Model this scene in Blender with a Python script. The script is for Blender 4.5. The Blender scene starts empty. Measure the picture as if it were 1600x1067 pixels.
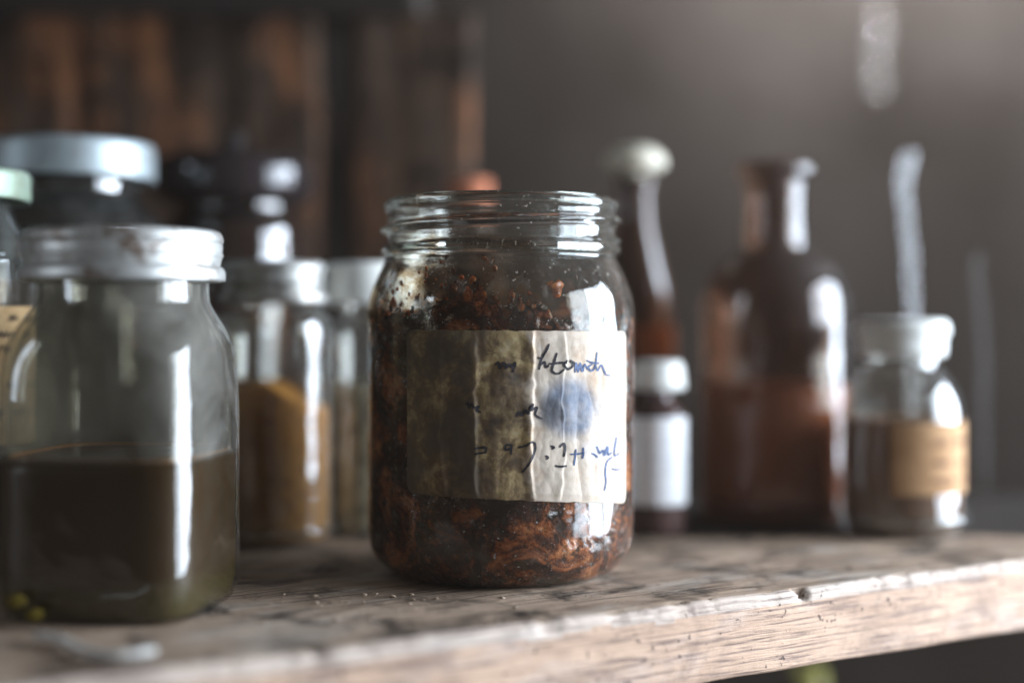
import bpy, bmesh, math, random
from mathutils import Vector, noise, Matrix

random.seed(7)
S = bpy.context.scene
COL = S.collection
PI = math.pi

# ------------------------------------------------------------------ camera, world, lamps, exposure
F = 2222.0      # focal length in photo pixels (1600 wide)
HZ = 505.0      # photo row of the horizon
EYE = 0.08      # height of the lens above the shelf

cam_d = bpy.data.cameras.new('camera')
cam = bpy.data.objects.new('camera', cam_d)
COL.objects.link(cam)
cam.location = (0, 0, EYE)
cam.rotation_euler = (math.radians(90), 0, 0)
cam_d.sensor_width = 36
cam_d.lens = 36 * F / 1600
cam_d.shift_y = -(533.5 - HZ) / 1600
cam_d.clip_start = 0.01
cam_d.clip_end = 50
cam_d.dof.use_dof = True
cam_d.dof.focus_distance = 0.422
cam_d.dof.aperture_fstop = 2.2
cam_d.dof.aperture_blades = 9
S.camera = cam

w = bpy.data.worlds.new('World')
S.world = w
w.use_nodes = True
w.node_tree.nodes['Background'].inputs[0].default_value = (1.0, 0.82, 0.68, 1)
w.node_tree.nodes['Background'].inputs[1].default_value = 0.035

def area(name, loc, target, sx, sy, power, color=(0.75, 0.86, 1.0)):
    l = bpy.data.lights.new(name, 'AREA')
    l.shape = 'RECTANGLE'
    l.size, l.size_y = sx, sy
    l.energy = power
    l.color = color
    o = bpy.data.objects.new(name, l)
    COL.objects.link(o)
    o.location = loc
    o.rotation_euler = (Vector(target) - Vector(loc)).to_track_quat('-Z', 'Y').to_euler()
    return o

# right-hand window: three columns of tall panes
WR = 34.0
for (y0, y1, k) in ((-0.02, 0.24, 0.42), (0.27, 0.53, 0.9), (0.56, 0.82, 1.15)):
    for (z0, z1) in ((-0.15, 0.54),):
        a = (y1 - y0) * (z1 - z0)
        c = ((y0 + y1) / 2, (z0 + z1) / 2)
        area('window_light', (0.92, c[0], c[1]), (0, c[0], c[1]), y1 - y0, z1 - z0, WR * k * a * PI)
# smaller window on the left, sill at eye height
lx, ly = -1.10, -0.10
area('window_light', (lx, ly, 0.33), (0, 0.46, 0.33), 0.16, 0.46, 11.0 * 0.16 * 0.46 * PI)
# lamp added at upper right to brighten the far wall, imitating lens veil
hl = area('wall_veil_light', (0.33, 0.90, 0.43), (0.32, 1.02, 0.30), 0.50, 0.05, 21.0, (1, 0.98, 0.97))
hl.data.spread = math.radians(125)

S.view_settings.view_transform = 'Standard'
S.view_settings.look = 'None'
S.view_settings.exposure = 0.12
S.view_settings.gamma = 1
S.render.engine = 'CYCLES'
cy = S.cycles
cy.use_denoising = True
cy.max_bounces = 24
cy.transmission_bounces = 20
cy.glossy_bounces = 8
cy.diffuse_bounces = 4
cy.transparent_max_bounces = 40
cy.sample_clamp_indirect = 12
cy.caustics_refractive = True
cy.caustics_reflective = True
cy.blur_glossy = 0.3

# ------------------------------------------------------------------ helpers
def at(px, d):
    return (px - 800) / F * d
def zat(py, d):
    return EYE + (HZ - py) * d / F

def link(name, me, mats=(), parent=None):
    o = bpy.data.objects.new(name, me)
    COL.objects.link(o)
    for m in (mats if isinstance(mats, (list, tuple)) else [mats]):
        me.materials.append(m)
    if parent is not None:
        o.parent = parent
    return o

def tag(o, label=None, cat=None, group=None, kind=None):
    if label: o['label'] = label
    if cat: o['category'] = cat
    if group: o['group'] = group
    if kind: o['kind'] = kind
    return o

def thing(name, label, cat, loc=(0, 0, 0), rz=0, group=None):
    o = bpy.data.objects.new(name, None)
    COL.objects.link(o)
    o.empty_display_size = 0.01
    o.location = loc
    o.rotation_euler = (0, 0, rz)
    return tag(o, label, cat, group)

def smooth_profile(pts, n=6):
    """Catmull-Rom through (r, z); a point given with a third item is a hard corner."""
    out = []
    N = len(pts)
    for i in range(N - 1):
        p1, p2 = pts[i], pts[i + 1]
        p0 = pts[i - 1] if i > 0 and len(p1) == 2 else (2 * p1[0] - p2[0], 2 * p1[1] - p2[1])
        p3 = pts[i + 2] if i + 2 < N and len(p2) == 2 else (2 * p2[0] - p1[0], 2 * p2[1] - p1[1])
        for k in range(n):
            t = k / n
            v = []
            for c in (0, 1):
                a, b, cc, d = p0[c], p1[c], p2[c], p3[c]
                v.append(0.5 * (2 * b + (cc - a) * t + (2 * a - 5 * b + 4 * cc - d) * t * t + (3 * b - a - 3 * cc + d) * t ** 3))
            out.append((max(v[0], 0), v[1]))
    out.append((pts[-1][0], pts[-1][1]))
    return out

def lathe(prof, segs=96, fn=None):
    """prof: list of (r, z). fn(r, z, th, i) -> (x, y, z). th = 0 faces the camera (-Y), positive to the right."""
    bm = bmesh.new()
    rings = []
    for i, (r, z) in enumerate(prof):
        if r < 1e-6:
            rings.append([bm.verts.new((0, 0, z))])
            continue
        ring = []
        for k in range(segs):
            th = 2 * PI * k / segs
            if fn:
                ring.append(bm.verts.new(fn(r, z, th, i)))
            else:
                ring.append(bm.verts.new((r * math.sin(th), -r * math.cos(th), z)))
        rings.append(ring)
    for a, b in zip(rings, rings[1:]):
        na, nb = len(a), len(b)
        if na == 1 and nb == 1:
            continue
        for k in range(segs):
            k2 = (k + 1) % segs
            if na == 1:
                bm.faces.new((a[0], b[k2], b[k]))
            elif nb == 1:
                bm.faces.new((a[k], a[k2], b[0]))
            else:
                bm.faces.new((a[k], a[k2], b[k2], b[k]))
    bmesh.ops.recalc_face_normals(bm, faces=bm.faces)
    me = bpy.data.meshes.new('m')
    bm.to_mesh(me)
    bm.free()
    me.polygons.foreach_set('use_smooth', [True] * len(me.polygons))
    return me

def shell(outer, t, floor=0.003):
    """Close an outer profile (base centre up to the rim) with an inner wall t thick."""
    inner = []
    n = len(outer)
    for i, (r, z) in enumerate(outer):
        a = outer[max(i - 1, 0)]
        b = outer[min(i + 1, n - 1)]
        dx, dz = b[0] - a[0], b[1] - a[1]
        L = math.hypot(dx, dz) or 1
        nr, nz = -dz / L, dx / L
        inner.append((max(r + nr * t, 0.0), max(z + nz * t, floor)))
    inner = [p for p in inner]
    top = outer[-1]
    prof = [(0, 0)] + [p for p in outer if p[0] > 1e-5]
    prof.append((top[0] - t * 0.5, top[1] + t * 0.3))
    prof += [p for p in reversed(inner) if p[0] > 1e-4]
    prof.append((0, floor))
    return prof

def sup(n):
    """rounded-square cross-section"""
    def f(r, z, th, i):
        s, c = math.sin(th), math.cos(th)
        k = (abs(s) ** n + abs(c) ** n) ** (-1 / n)
        return (r * k * s, -r * k * c, z)
    return f

def grid_mesh(nu, nv, fn):
    bm = bmesh.new()
    vs = [[bm.verts.new(fn(i / nu, j / nv)) for j in range(nv + 1)] for i in range(nu + 1)]
    for i in range(nu):
        for j in range(nv):
            bm.faces.new((vs[i][j], vs[i + 1][j], vs[i + 1][j + 1], vs[i][j + 1]))
    me = bpy.data.meshes.new('m')
    bm.to_mesh(me); bm.free()
    me.polygons.foreach_set('use_smooth', [True] * len(me.polygons))
    return me

def box_mesh(x0, x1, y0, y1, z0, z1, bev=0.001):
    bm = bmesh.new()
    bmesh.ops.create_cube(bm, size=1)
    for v in bm.verts:
        v.co = ((x0 + x1) / 2 + v.co.x * (x1 - x0), (y0 + y1) / 2 + v.co.y * (y1 - y0), (z0 + z1) / 2 + v.co.z * (z1 - z0))
    bmesh.ops.bevel(bm, geom=bm.edges[:], offset=bev, segments=2, affect='EDGES')
    me = bpy.data.meshes.new('m')
    bm.to_mesh(me); bm.free()
    return me

def nz(x, y, z, s):
    return noise.noise(Vector((x * s, y * s, z * s)))

# ------------------------------------------------------------------ materials
class NT:
    def __init__(self, name):
        self.m = bpy.data.materials.new(name)
        self.m.use_nodes = True
        self.t = self.m.node_tree
        self.t.nodes.clear()
        self.out = self.t.nodes.new('ShaderNodeOutputMaterial')
        self.tc = self.t.nodes.new('ShaderNodeTexCoord')
    def n(self, typ, ins=None, **kw):
        nd = self.t.nodes.new(typ)
        for k, v in kw.items():
            setattr(nd, k, v)
        for k, v in (ins or {}).items():
            self.set(nd.inputs[k], v)
        return nd
    def set(self, sock, v):
        if isinstance(v, bpy.types.NodeSocket):
            self.t.links.new(v, sock)
        elif isinstance(v, (tuple, list)) and len(v) == 3 and sock.type == 'RGBA':
            sock.default_value = (*v, 1)
        else:
            sock.default_value = v
    def coords(self, scale=(1, 1, 1), rot=(0, 0, 0), loc=(0, 0, 0)):
        return self.n('ShaderNodeMapping', {'Vector': self.tc.outputs['Object'], 'Scale': scale, 'Rotation': rot, 'Location': loc}).outputs[0]
    def noise(self, vec, scale, detail=5, rough=0.6, dist=0.0):
        return self.n('ShaderNodeTexNoise', {'Vector': vec, 'Scale': scale, 'Detail': detail, 'Roughness': rough, 'Distortion': dist}).outputs['Fac']
    def ramp(self, fac, stops, interp='LINEAR'):
        r = self.n('ShaderNodeValToRGB', {'Fac': fac})
        e = r.color_ramp.elements
        r.color_ramp.interpolation = interp
        while len(e) < len(stops):
            e.new(0.5)
        for el, (p, c) in zip(e, stops):
            el.position = p
            el.color = (*c, 1) if isinstance(c, (tuple, list)) else (c, c, c, 1)
        return r.outputs[0]
    def mix(self, fac, a, b, blend='MIX'):
        m = self.n('ShaderNodeMix', data_type='RGBA', blend_type=blend)
        self.set(m.inputs[0], fac); self.set(m.inputs[6], a); self.set(m.inputs[7], b)
        return m.outputs[2]
    def math(self, op, a, b=0.0, clamp=False):
        m = self.n('ShaderNodeMath', operation=op, use_clamp=clamp)
        self.set(m.inputs[0], a); self.set(m.inputs[1], b)
        return m.outputs[0]
    def bump(self, h, strength=0.5, dist=0.001):
        return self.n('ShaderNodeBump', {'Height': h, 'Strength': strength, 'Distance': dist}).outputs[0]
    def principled(self, **kw):
        if kw.get('Roughness', 0) >= 0.59 and 'Metallic' not in kw: kw.setdefault('Specular_IOR_Level', 0.12)
        b = self.n('ShaderNodeBsdfPrincipled')
        for k, v in kw.items():
            self.set(b.inputs[k.replace('_', ' ')], v)
        return b.outputs[0]
    def finish(self, sh):
        self.t.links.new(sh, self.out.inputs['Surface'])
        return self.m

def glass_solid(name, tint=(1, 1, 1), dust=0.1):
    q = NT(name)
    v = q.coords()
    bmp = q.bump(q.noise(v, 55, 2), 0.18, 0.002)
    sz = q.n('ShaderNodeSeparateXYZ', {0: q.tc.outputs['Object']})
    film = q.ramp(q.noise(v, 75, 6, 0.7, 0.6), [(0.44, 0), (0.60, 1)])
    band = q.n('ShaderNodeMapRange', {'Value': sz.outputs[2], 'From Min': 0.112, 'From Max': 0.092, 'To Min': 0.12, 'To Max': 0.9}).outputs[0]
    side = q.n('ShaderNodeMapRange', {'Value': sz.outputs[0], 'From Min': 0.028, 'From Max': 0.0, 'To Min': 0.15, 'To Max': 1.0}).outputs[0]
    film = q.math('MULTIPLY', film, q.math('MULTIPLY', band, side))
    tint = q.mix(film, tint, (0.55, 0.38, 0.18))
    g = q.n('ShaderNodeBsdfGlass', {'Color': tint, 'Roughness': 0.0, 'IOR': 1.48, 'Normal': bmp}).outputs[0]
    d = q.n('ShaderNodeBsdfDiffuse', {'Color': (0.42, 0.38, 0.33)}).outputs[0]
    f1 = q.ramp(q.noise(v, 210, 4, 0.7), [(0.60, 0), (0.74, 1)])
    f2 = q.ramp(q.noise(v, 40, 5, 0.7), [(0.40, 0.15), (0.75, 0.9)])
    fac = q.math('MULTIPLY', q.math('MULTIPLY', f1, f2), dust)
    fac = q.math('ADD', fac, dust * 0.06)
    sp = q.ramp(q.noise(v, 900, 2, 0.5), [(0.685, 0), (0.73, 1)])
    fac = q.math('ADD', fac, q.math('MULTIPLY', sp, dust * 1.3), True)
    return q.finish(q.n('ShaderNodeMixShader', {0: fac, 1: g, 2: d}).outputs[0])

def glass_thin(name, tint=(0.9, 0.93, 0.92), dust=0.15, dustcol=(0.45, 0.45, 0.43), rough=0.03, wob=0.25, refl=1.0, zdust=None):
    """old blown glass as transmission + clear gloss, with a dust film"""
    q = NT(name)
    v = q.coords()
    bmp = q.bump(q.noise(v, 45, 2), wob, 0.003)
    lw = q.n('ShaderNodeLayerWeight', {'Blend': 0.5, 'Normal': bmp}).outputs['Facing']
    fr = q.math('ADD', q.math('MULTIPLY', q.math('POWER', lw, 4.0), 0.75 * min(1.0, refl)), 0.055 * refl, True)
    tr = q.n('ShaderNodeBsdfTransparent', {'Color': tint}).outputs[0]
    gl = q.n('ShaderNodeBsdfGlossy', {'Color': (1, 1, 1), 'Roughness': rough, 'Normal': bmp}).outputs[0]
    base = q.n('ShaderNodeMixShader', {0: fr, 1: tr, 2: gl}).outputs[0]
    d = q.n('ShaderNodeBsdfDiffuse', {'Color': dustcol}).outputs[0]
    f = q.ramp(q.noise(v, 34, 7, 0.72, 0.8), [(0.38, 0.08), (0.66, 1.0)])
    fac = q.math('MULTIPLY', f, dust, True)
    if zdust:       # residue film only above the level of the liquid
        zz = q.n('ShaderNodeSeparateXYZ', {0: q.tc.outputs['Object']}).outputs[2]
        mr = q.n('ShaderNodeMapRange', {'Value': zz, 'From Min': zdust - 0.0006, 'From Max': zdust + 0.0012, 'To Min': 0.12, 'To Max': 1.0}).outputs[0]
        fac = q.math('MULTIPLY', fac, mr)
    return q.finish(q.n('ShaderNodeMixShader', {0: fac, 1: base, 2: d}).outputs[0])

def dark_glass(name, c, rough=0.07):
    q = NT(name)
    v = q.coords()
    bmp = q.bump(q.noise(v, 25, 1), 0.12, 0.003)
    col = q.mix(q.ramp(q.noise(v, 30, 4), [(0.35, 0), (0.7, 1)]), c, tuple(min(1, k * 1.7) for k in c))
    return q.finish(q.principled(Base_Color=col, Roughness=rough, IOR=1.5, Normal=bmp))

def liquid(name, c, c2=None, rough=0.2, lo=None):
    q = NT(name)
    v = q.coords()
    col = q.mix(q.noise(v, 45, 4), c, c2 or c)
    if lo:      # sediment settled at the bottom: (height, colour)
        z = q.n('ShaderNodeSeparateXYZ', {0: q.tc.outputs['Object']}).outputs[2]
        zz = q.math('ADD', z, q.math('MULTIPLY', q.noise(v, 60, 3), 0.006))
        col = q.mix(q.ramp(q.math('DIVIDE', zz, lo[0]), [(0.55, 1), (1.0, 0)]), col, lo[1])
    return q.finish(q.principled(Base_Color=col, Roughness=rough, IOR=1.33))

def metal(name, c=(0.62, 0.66, 0.66), rough=0.42, met=0.55, rust=0.25):
    q = NT(name)
    v = q.coords()
    r = q.ramp(q.noise(v, 110, 7, 0.75), [(0.50, 0), (0.64, 1)])
    col = q.mix(q.math('MULTIPLY', r, rust), c, (0.16, 0.09, 0.05))
    col = q.mix(q.ramp(q.noise(v, 60, 4), [(0.4, 0), (0.7, 0.35)]), col, (0.28, 0.29, 0.28))
    bmp = q.bump(q.noise(v, 160, 4), 0.35, 0.0006)
    return q.finish(q.principled(Base_Color=col, Metallic=met, Roughness=rough, Normal=bmp))

def plain(name, c, c2, rough=0.7, scale=120, bump=0.3):
    q = NT(name)
    v = q.coords()
    col = q.mix(q.ramp(q.noise(v, scale, 5, 0.65), [(0.38, 0), (0.68, 1)]), c, c2)
    return q.finish(q.principled(Base_Color=col, Roughness=rough, Normal=q.bump(q.noise(v, scale * 3, 4), bump, 0.0005)))

def wood(name, light, mid, dark, ang=0.0, stains=0.5, rough=0.75, fine=1.0, vertical=False, bump=0.6, pale=None, along=0.13):
    q = NT(name)
    if vertical:
        sc, sc2 = (0.8, 0.8, 0.28), (1, 1, 0.08)
        v, vs, v1 = q.coords(sc), q.coords(sc2), q.coords()
    else:
        # rotate so the grain runs along the board
        r = q.n('ShaderNodeMapping', {'Vector': q.tc.outputs['Object'], 'Rotation': (0, 0, -ang)}).outputs[0]
        v = q.n('ShaderNodeMapping', {'Vector': r, 'Scale': (along, 1, 1)}).outputs[0]
        vs = q.n('ShaderNodeMapping', {'Vector': r, 'Scale': (0.04, 1, 1)}).outputs[0]
        v1 = r
    n1 = q.noise(v, 90, 8, 0.65, 1.2)
    n2 = q.noise(vs, 520 * fine, 5, 0.6, 0.1)
    n3 = q.noise(v1, 38, 7, 0.68, 0.6)
    n4 = q.noise(v1, 420, 3, 0.6)
    col = q.mix(q.ramp(n1, [(0.3, 0), (0.66, 1)]), mid, light)
    if pale:
        col = q.mix(q.ramp(q.noise(v, 42, 6, 0.7), [(0.5, 0), (0.62, 1)]), col, pale)
    col = q.mix(q.ramp(n2, [(0.36, 0.75), (0.5, 0.0)]), col, dark)
    col = q.mix(q.math('MULTIPLY', q.ramp(n3, [(0.50, 0), (0.66, 1)]), stains), col, dark)
    col = q.mix(q.ramp(n4, [(0.65, 0), (0.70, 0.85)]), col, tuple(k * 0.4 for k in dark))
    h = q.math('ADD', q.math('MULTIPLY', n2, 0.7), q.math('ADD', q.math('MULTIPLY', n1, 0.5), q.math('MULTIPLY', n4, 0.3)))
    return q.finish(q.principled(Base_Color=col, Roughness=rough, Normal=q.bump(h, bump, 0.0012)))

ANG = math.radians(31)
M_shelf_top = wood('worn_shelf_top', (0.47, 0.345, 0.25), (0.28, 0.20, 0.145), (0.032, 0.024, 0.020), ANG, 1.0, 0.65, 1.3, pale=(0.46, 0.38, 0.31), along=0.42)
M_shelf_front = wood('worn_shelf_front', (0.58, 0.40, 0.285), (0.46, 0.305, 0.215), (0.13, 0.09, 0.08), ANG, 0.45, 0.7, 2.4, pale=(0.56, 0.42, 0.34), along=0.3)
M_worn = wood('worn_arris', (0.60, 0.50, 0.42), (0.48, 0.37, 0.30), (0.16, 0.12, 0.10), ANG, 0.5, 0.7, 1.5, pale=(0.66, 0.58, 0.51), along=0.3)
M_rear = wood('shade_dark_rear_board', (0.05, 0.04, 0.033), (0.035, 0.03, 0.026), (0.012, 0.01, 0.01), 0, 0.5, 0.8)  # dark base colour stands in for shade on the shelf rear
M_wall_wood = wood('old_red_wood', (0.080, 0.048, 0.030), (0.038, 0.025, 0.018), (0.010, 0.007, 0.006), 0, 1.0, 0.8, 0.5, True, pale=(0.22, 0.090, 0.040))
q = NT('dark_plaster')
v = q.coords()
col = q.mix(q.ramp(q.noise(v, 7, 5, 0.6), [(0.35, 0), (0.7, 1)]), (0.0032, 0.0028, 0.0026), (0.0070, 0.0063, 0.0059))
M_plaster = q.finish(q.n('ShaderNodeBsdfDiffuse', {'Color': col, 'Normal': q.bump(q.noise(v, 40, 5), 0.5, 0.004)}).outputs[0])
M_zinc = metal('zinc_lid', (0.62, 0.62, 0.59), 0.46, 0.7, 0.9)
M_zinc_blue = metal('pale_tin_lid', (0.32, 0.37, 0.385), 0.5, 0.6, 0.5)
M_green_lid = metal('green_tin_lid', (0.25, 0.32, 0.24), 0.5, 0.3, 0.3)
M_black_lid = plain('black_lid', (0.02, 0.017, 0.017), (0.035, 0.028, 0.026), 0.8)
M_cream = plain('cream_stopper', (0.72, 0.68, 0.56), (0.55, 0.50, 0.38), 0.5)
M_white_cap = plain('white_cap', (0.8, 0.8, 0.76), (0.66, 0.66, 0.6), 0.45)
M_cork = plain('red_cork', (0.62, 0.22, 0.12), (0.40, 0.15, 0.08), 0.85, 200)

# ------------------------------------------------------------------ the setting
def edge_y(x):
    return 0.3666 + 0.601 * (x + 0.0165)
BACK = 0.5345
TH = 0.0238
XL, XR = -0.62, 0.262

def build_shelf():
    t = thing('shelf', 'worn wooden shelf board with pale splintered front edge, under the jars', 'shelf', (0, 0, 0))
    nx = 760
    def prof(x):
        ye = edge_y(x)
        D = BACK + 0.0012 * nz(x, 0, 3, 14) - ye
        pts = []
        for j in range(52):                              # top, back to front
            s = 1 - j / 51
            pts.append((ye + 0.0022 + (D - 0.0022) * s ** 1.5, 0.0, 0, 1))
        for j in range(1, 7):                            # rounded arris
            a = j / 6 * PI / 2
            pts.append((ye + 0.0022 - 0.0022 * math.sin(a), -0.0022 + 0.0022 * math.cos(a), -math.sin(a), math.cos(a)))
        for j in range(1, 23):                           # front face
            pts.append((ye, -0.0022 - (TH - 0.0036) * j / 22, -1, 0))
        for j in range(1, 5):
            a = j / 4 * PI / 2
            pts.append((ye + 0.0014 * (1 - math.cos(a)), -TH + 0.0014 - 0.0014 * math.sin(a), -math.cos(a), -math.sin(a)))
        pts.append((BACK, -TH, 0, -1))
        return pts
    bm = bmesh.new()
    cols = []
    for i in range(nx + 1):
        x = XL + (XR - XL) * (i / nx)
        col = []
        for j, (y, z, ny, nzz) in enumerate(prof(x)):
            u = x * math.cos(ANG) + y * math.sin(ANG)
            vv = -x * math.sin(ANG) + y * math.cos(ANG)
            d = 0.0004 * nz(u * 0.3, vv, z, 120) + 0.0006 * nz(u, vv, z, 25)
            if nzz > 0.9:
                d -= 0.0006 * max(0, nz(u * 0.12, vv, 1.0, 260) - 0.1)
            if ny < -0.2 and nzz > -0.5:
                d += 0.0005 * nz(u * 0.1, 0, z, 300)
            if 0.1 < -ny < 0.995 and nzz > 0 or (j in (50, 51, 57, 58)):
                d -= 0.0022 * max(0, nz(u, 5, 0, 90) - 0.12) + 0.0012 * max(0, nz(u, 9, 0, 330) - 0.15)
                d -= 0.004 * math.exp(-((u - 0.296) / 0.0016) ** 2)
            col.append(bm.verts.new((x, y + ny * d * 0.86, z + nzz * d)))
        cols.append(col)
    nv = len(cols[0])
    for a, b in zip(cols, cols[1:]):
        for j in range(nv - 1):
            f = bm.faces.new((a[j], a[j + 1], b[j + 1], b[j]))
            f.material_index = 0 if j < 50 else (2 if j < 59 + int(3 * noise.noise(Vector((a[0].co.x * 60, 1, 0)))) else 1)
            f.smooth = True
        bm.faces.new((a[nv - 1], a[0], b[0], b[nv - 1])).material_index = 1
    bm.faces.new(list(reversed(cols[0])))
    bm.faces.new(cols[-1])
    bmesh.ops.recalc_face_normals(bm, faces=bm.faces)
    me = bpy.data.meshes.new('m'); bm.to_mesh(me); bm.free()
    link('front_board', me, [M_shelf_top, M_shelf_front, M_worn], t)
    # shelf rear as a second board, shade painted dark, following the same front line once past the pale one
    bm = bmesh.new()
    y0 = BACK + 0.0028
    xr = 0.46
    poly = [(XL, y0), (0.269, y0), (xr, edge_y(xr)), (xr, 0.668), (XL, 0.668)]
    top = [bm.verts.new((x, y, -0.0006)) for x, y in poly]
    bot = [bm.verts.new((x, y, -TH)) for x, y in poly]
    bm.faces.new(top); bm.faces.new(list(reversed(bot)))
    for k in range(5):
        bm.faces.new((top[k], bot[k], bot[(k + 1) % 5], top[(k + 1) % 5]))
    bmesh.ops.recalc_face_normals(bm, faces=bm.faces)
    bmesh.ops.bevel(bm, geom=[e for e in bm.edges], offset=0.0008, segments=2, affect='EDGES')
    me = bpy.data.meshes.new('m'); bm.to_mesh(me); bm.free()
    tag(link('rear_shade_board', me, M_rear, t), 'shelf rear board with shade painted into its dark colour')
build_shelf()

WD = 0.69
def wall_board(px0, px1, label, seed):
    x0, x1 = at(px0, WD), at(px1, WD)
    def fn(u, v):
        x = x0 + (x1 - x0) * u
        z = -0.12 + 0.35 * v
        e = min(u * (x1 - x0), (1 - u) * (x1 - x0))
        return (x + 0.002 * nz(0, seed, z, 9), WD + 0.0016 * nz(x, seed, z * 0.2, 60) + 0.003 * math.exp(-e / 0.002), z)
    me = grid_mesh(60, 60, fn)
    o = link('wall_board', me, M_wall_wood)
    md = o.modifiers.new('thick', 'SOLIDIFY'); md.thickness = 0.018; md.offset = -1
    return tag(o, label, 'wall board', 'upright boards behind the shelf')
wall_board(-420, 120, 'reddish brown upright wall board at the far left, behind the large tin-lidded jar', 1)
wall_board(122, 497, 'orange-blotched upright wall board behind the black-lidded jar, left of the dark gap', 2)
wall_board(546, 742, 'narrow streaked brown wall board right of the dark gap, above the open jar', 3)

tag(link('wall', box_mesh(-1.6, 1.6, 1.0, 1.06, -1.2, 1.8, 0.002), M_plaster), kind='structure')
tag(link('floor', box_mesh(-3, 3, -3, 1.06, -1.26, -1.2, 0.002), M_rear), kind='structure')
up = link('upper_shade_board', box_mesh(-0.7, -0.045, 0.50, 0.98, 0.229, 0.249, 0.002), M_rear)  # added board that throws shade on the top of the wall boards
tag(up, 'dark board added above the left-hand jars to shade the wall top', 'shelf')
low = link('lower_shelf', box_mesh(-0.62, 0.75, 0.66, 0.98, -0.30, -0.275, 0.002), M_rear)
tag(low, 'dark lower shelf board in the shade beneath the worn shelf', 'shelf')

# thin haze volume added to imitate lens veil
M_haze = bpy.data.materials.new('lens_veil_haze'); M_haze.use_nodes = True
nt = M_haze.node_tree; nt.nodes.clear()
_o = nt.nodes.new('ShaderNodeOutputMaterial'); _v = nt.nodes.new('ShaderNodeVolumePrincipled')
_v.inputs['Color'].default_value = (1, 0.78, 0.62, 1); _v.inputs['Density'].default_value = 0.017; _v.inputs['Anisotropy'].default_value = 0.2
nt.links.new(_v.outputs[0], _o.inputs['Volume'])
tag(link('haze', box_mesh(-3.2, 3.2, -3.2, 1.3, -2.3, 2.2, 0.001), M_haze), kind='stuff')

# ------------------------------------------------------------------ open jar in the middle
JD, JX = 0.461, (783 - 800) / F * 0.461
K = JD / F
RB = 207 * K
def P(rp, y): return (rp * K, EYE + (HZ - y) * K)
jar = thing('open_jar', 'open glass screw-neck jar with crusted brown contents and creased handwritten label', 'jar', (JX, JD, 0))
outer = smooth_profile([(0.0, 0.0012), (0.018, 0.0012), (0.028, 0.0), (0.0345, 0.0008), (0.0388, 0.0036), (0.0416, 0.0078), (0.0428, 0.0135), P(207, 780),
                        P(207, 600), P(207, 500), P(206, 478), P(201, 455), P(190, 428), P(181, 410), P(179, 402), P(185, 396), P(187, 391), P(184, 386), P(179, 381), P(178, 370), P(178, 345), P(179, 334),
                        P(182, 328), P(183, 322), P(180, 317)], 6)
prof_jar = shell(outer, 0.0026, 0.0042)
n_out = len([p for p in outer if p[0] > 1e-5]) + 1
zt0, zt1 = P(0, 384)[1], P(0, 338)[1]
def jar_fn(r, z, th, i):
    if i < n_out and zt0 - 0.004 < z < zt1 + 0.004:
        # helical thread: two turns, rising to the right, tapering off near the front right
        for k in range(3):
            a = (th - 0.62) / (2 * PI) + k
            zc = zt0 + 0.0004 + 0.0064 * a
            fade = max(0.0, min(1.0, a * 6)) * max(0.0, min(1.0, (1.38 - a) * 14))
            r += 0.0023 * fade * math.exp(-((z - zc) / 0.00105) ** 2)
    w = 1 + 0.004 * nz(math.sin(th), math.cos(th), z * 20, 1.6)
    return (r * w * math.sin(th), -r * w * math.cos(th), z)
# refine the neck rows so the thread is round
def refine(prof, z0, z1, step):
    out = [prof[0]]
    for i, (a, b) in enumerate(zip(prof, prof[1:])):
        if z0 < max(a[1], b[1]) and min(a[1], b[1]) < z1:
            n = max(1, int(abs(b[1] - a[1]) / step))
            for k in range(1, n):
                out.append((a[0] + (b[0] - a[0]) * k / n, a[1] + (b[1] - a[1]) * k / n))
        out.append(b)
    return out
outer_r = refine([(0, 0.0012)] + [p for p in outer if p[0] > 1e-5], zt0 - 0.006, zt1 + 0.006, 0.00035)
prof_jar = shell(outer_r, 0.0026, 0.0042)
n_out = len(outer_r)
M_glass = glass_solid('clear_old_glass', (0.97, 0.985, 0.98), 0.55)
link('glass_body', lathe(prof_jar, 256, jar_fn), M_glass, jar)

# crusted contents
q = NT('crusted_syrup')
v = q.coords()
n1 = q.noise(v, 58, 5, 0.62, 1.6)
n2 = q.noise(v, 330, 4, 0.65)
col = q.ramp(n1, [(0.38, (0.045, 0.022, 0.012)), (0.50, (0.12, 0.030, 0.010)), (0.59, (0.52, 0.15, 0.040)), (0.70, (0.90, 0.38, 0.14))])
col = q.mix(q.ramp(n2, [(0.36, 0.85), (0.50, 0)]), col, (0.014, 0.007, 0.004))
col = q.mix(q.ramp(q.noise(v, 620, 2, 0.5), [(0.70, 0), (0.75, 0.7)]), col, (0.85, 0.75, 0.65))
hh = q.math('ADD', q.math('MULTIPLY', n1, 0.8), q.math('MULTIPLY', n2, 0.7))
M_syrup = q.finish(q.principled(Base_Color=col, Roughness=0.18, Normal=q.bump(hh, 1.0, 0.003), Coat_Weight=0.9, Coat_Roughness=0.05))
q = NT('amber_crumb')
v = q.coords()
M_amber = q.finish(q.principled(Base_Color=q.mix(q.ramp(q.noise(v, 160, 3), [(0.4, 0), (0.65, 1)]), (0.16, 0.05, 0.018), (0.60, 0.19, 0.05)), Roughness=0.2, Subsurface_Weight=0.3, Subsurface_Radius=(0.004, 0.0015, 0.0006), Subsurface_Scale=1.0))
RI = RB - 0.0012
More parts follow.
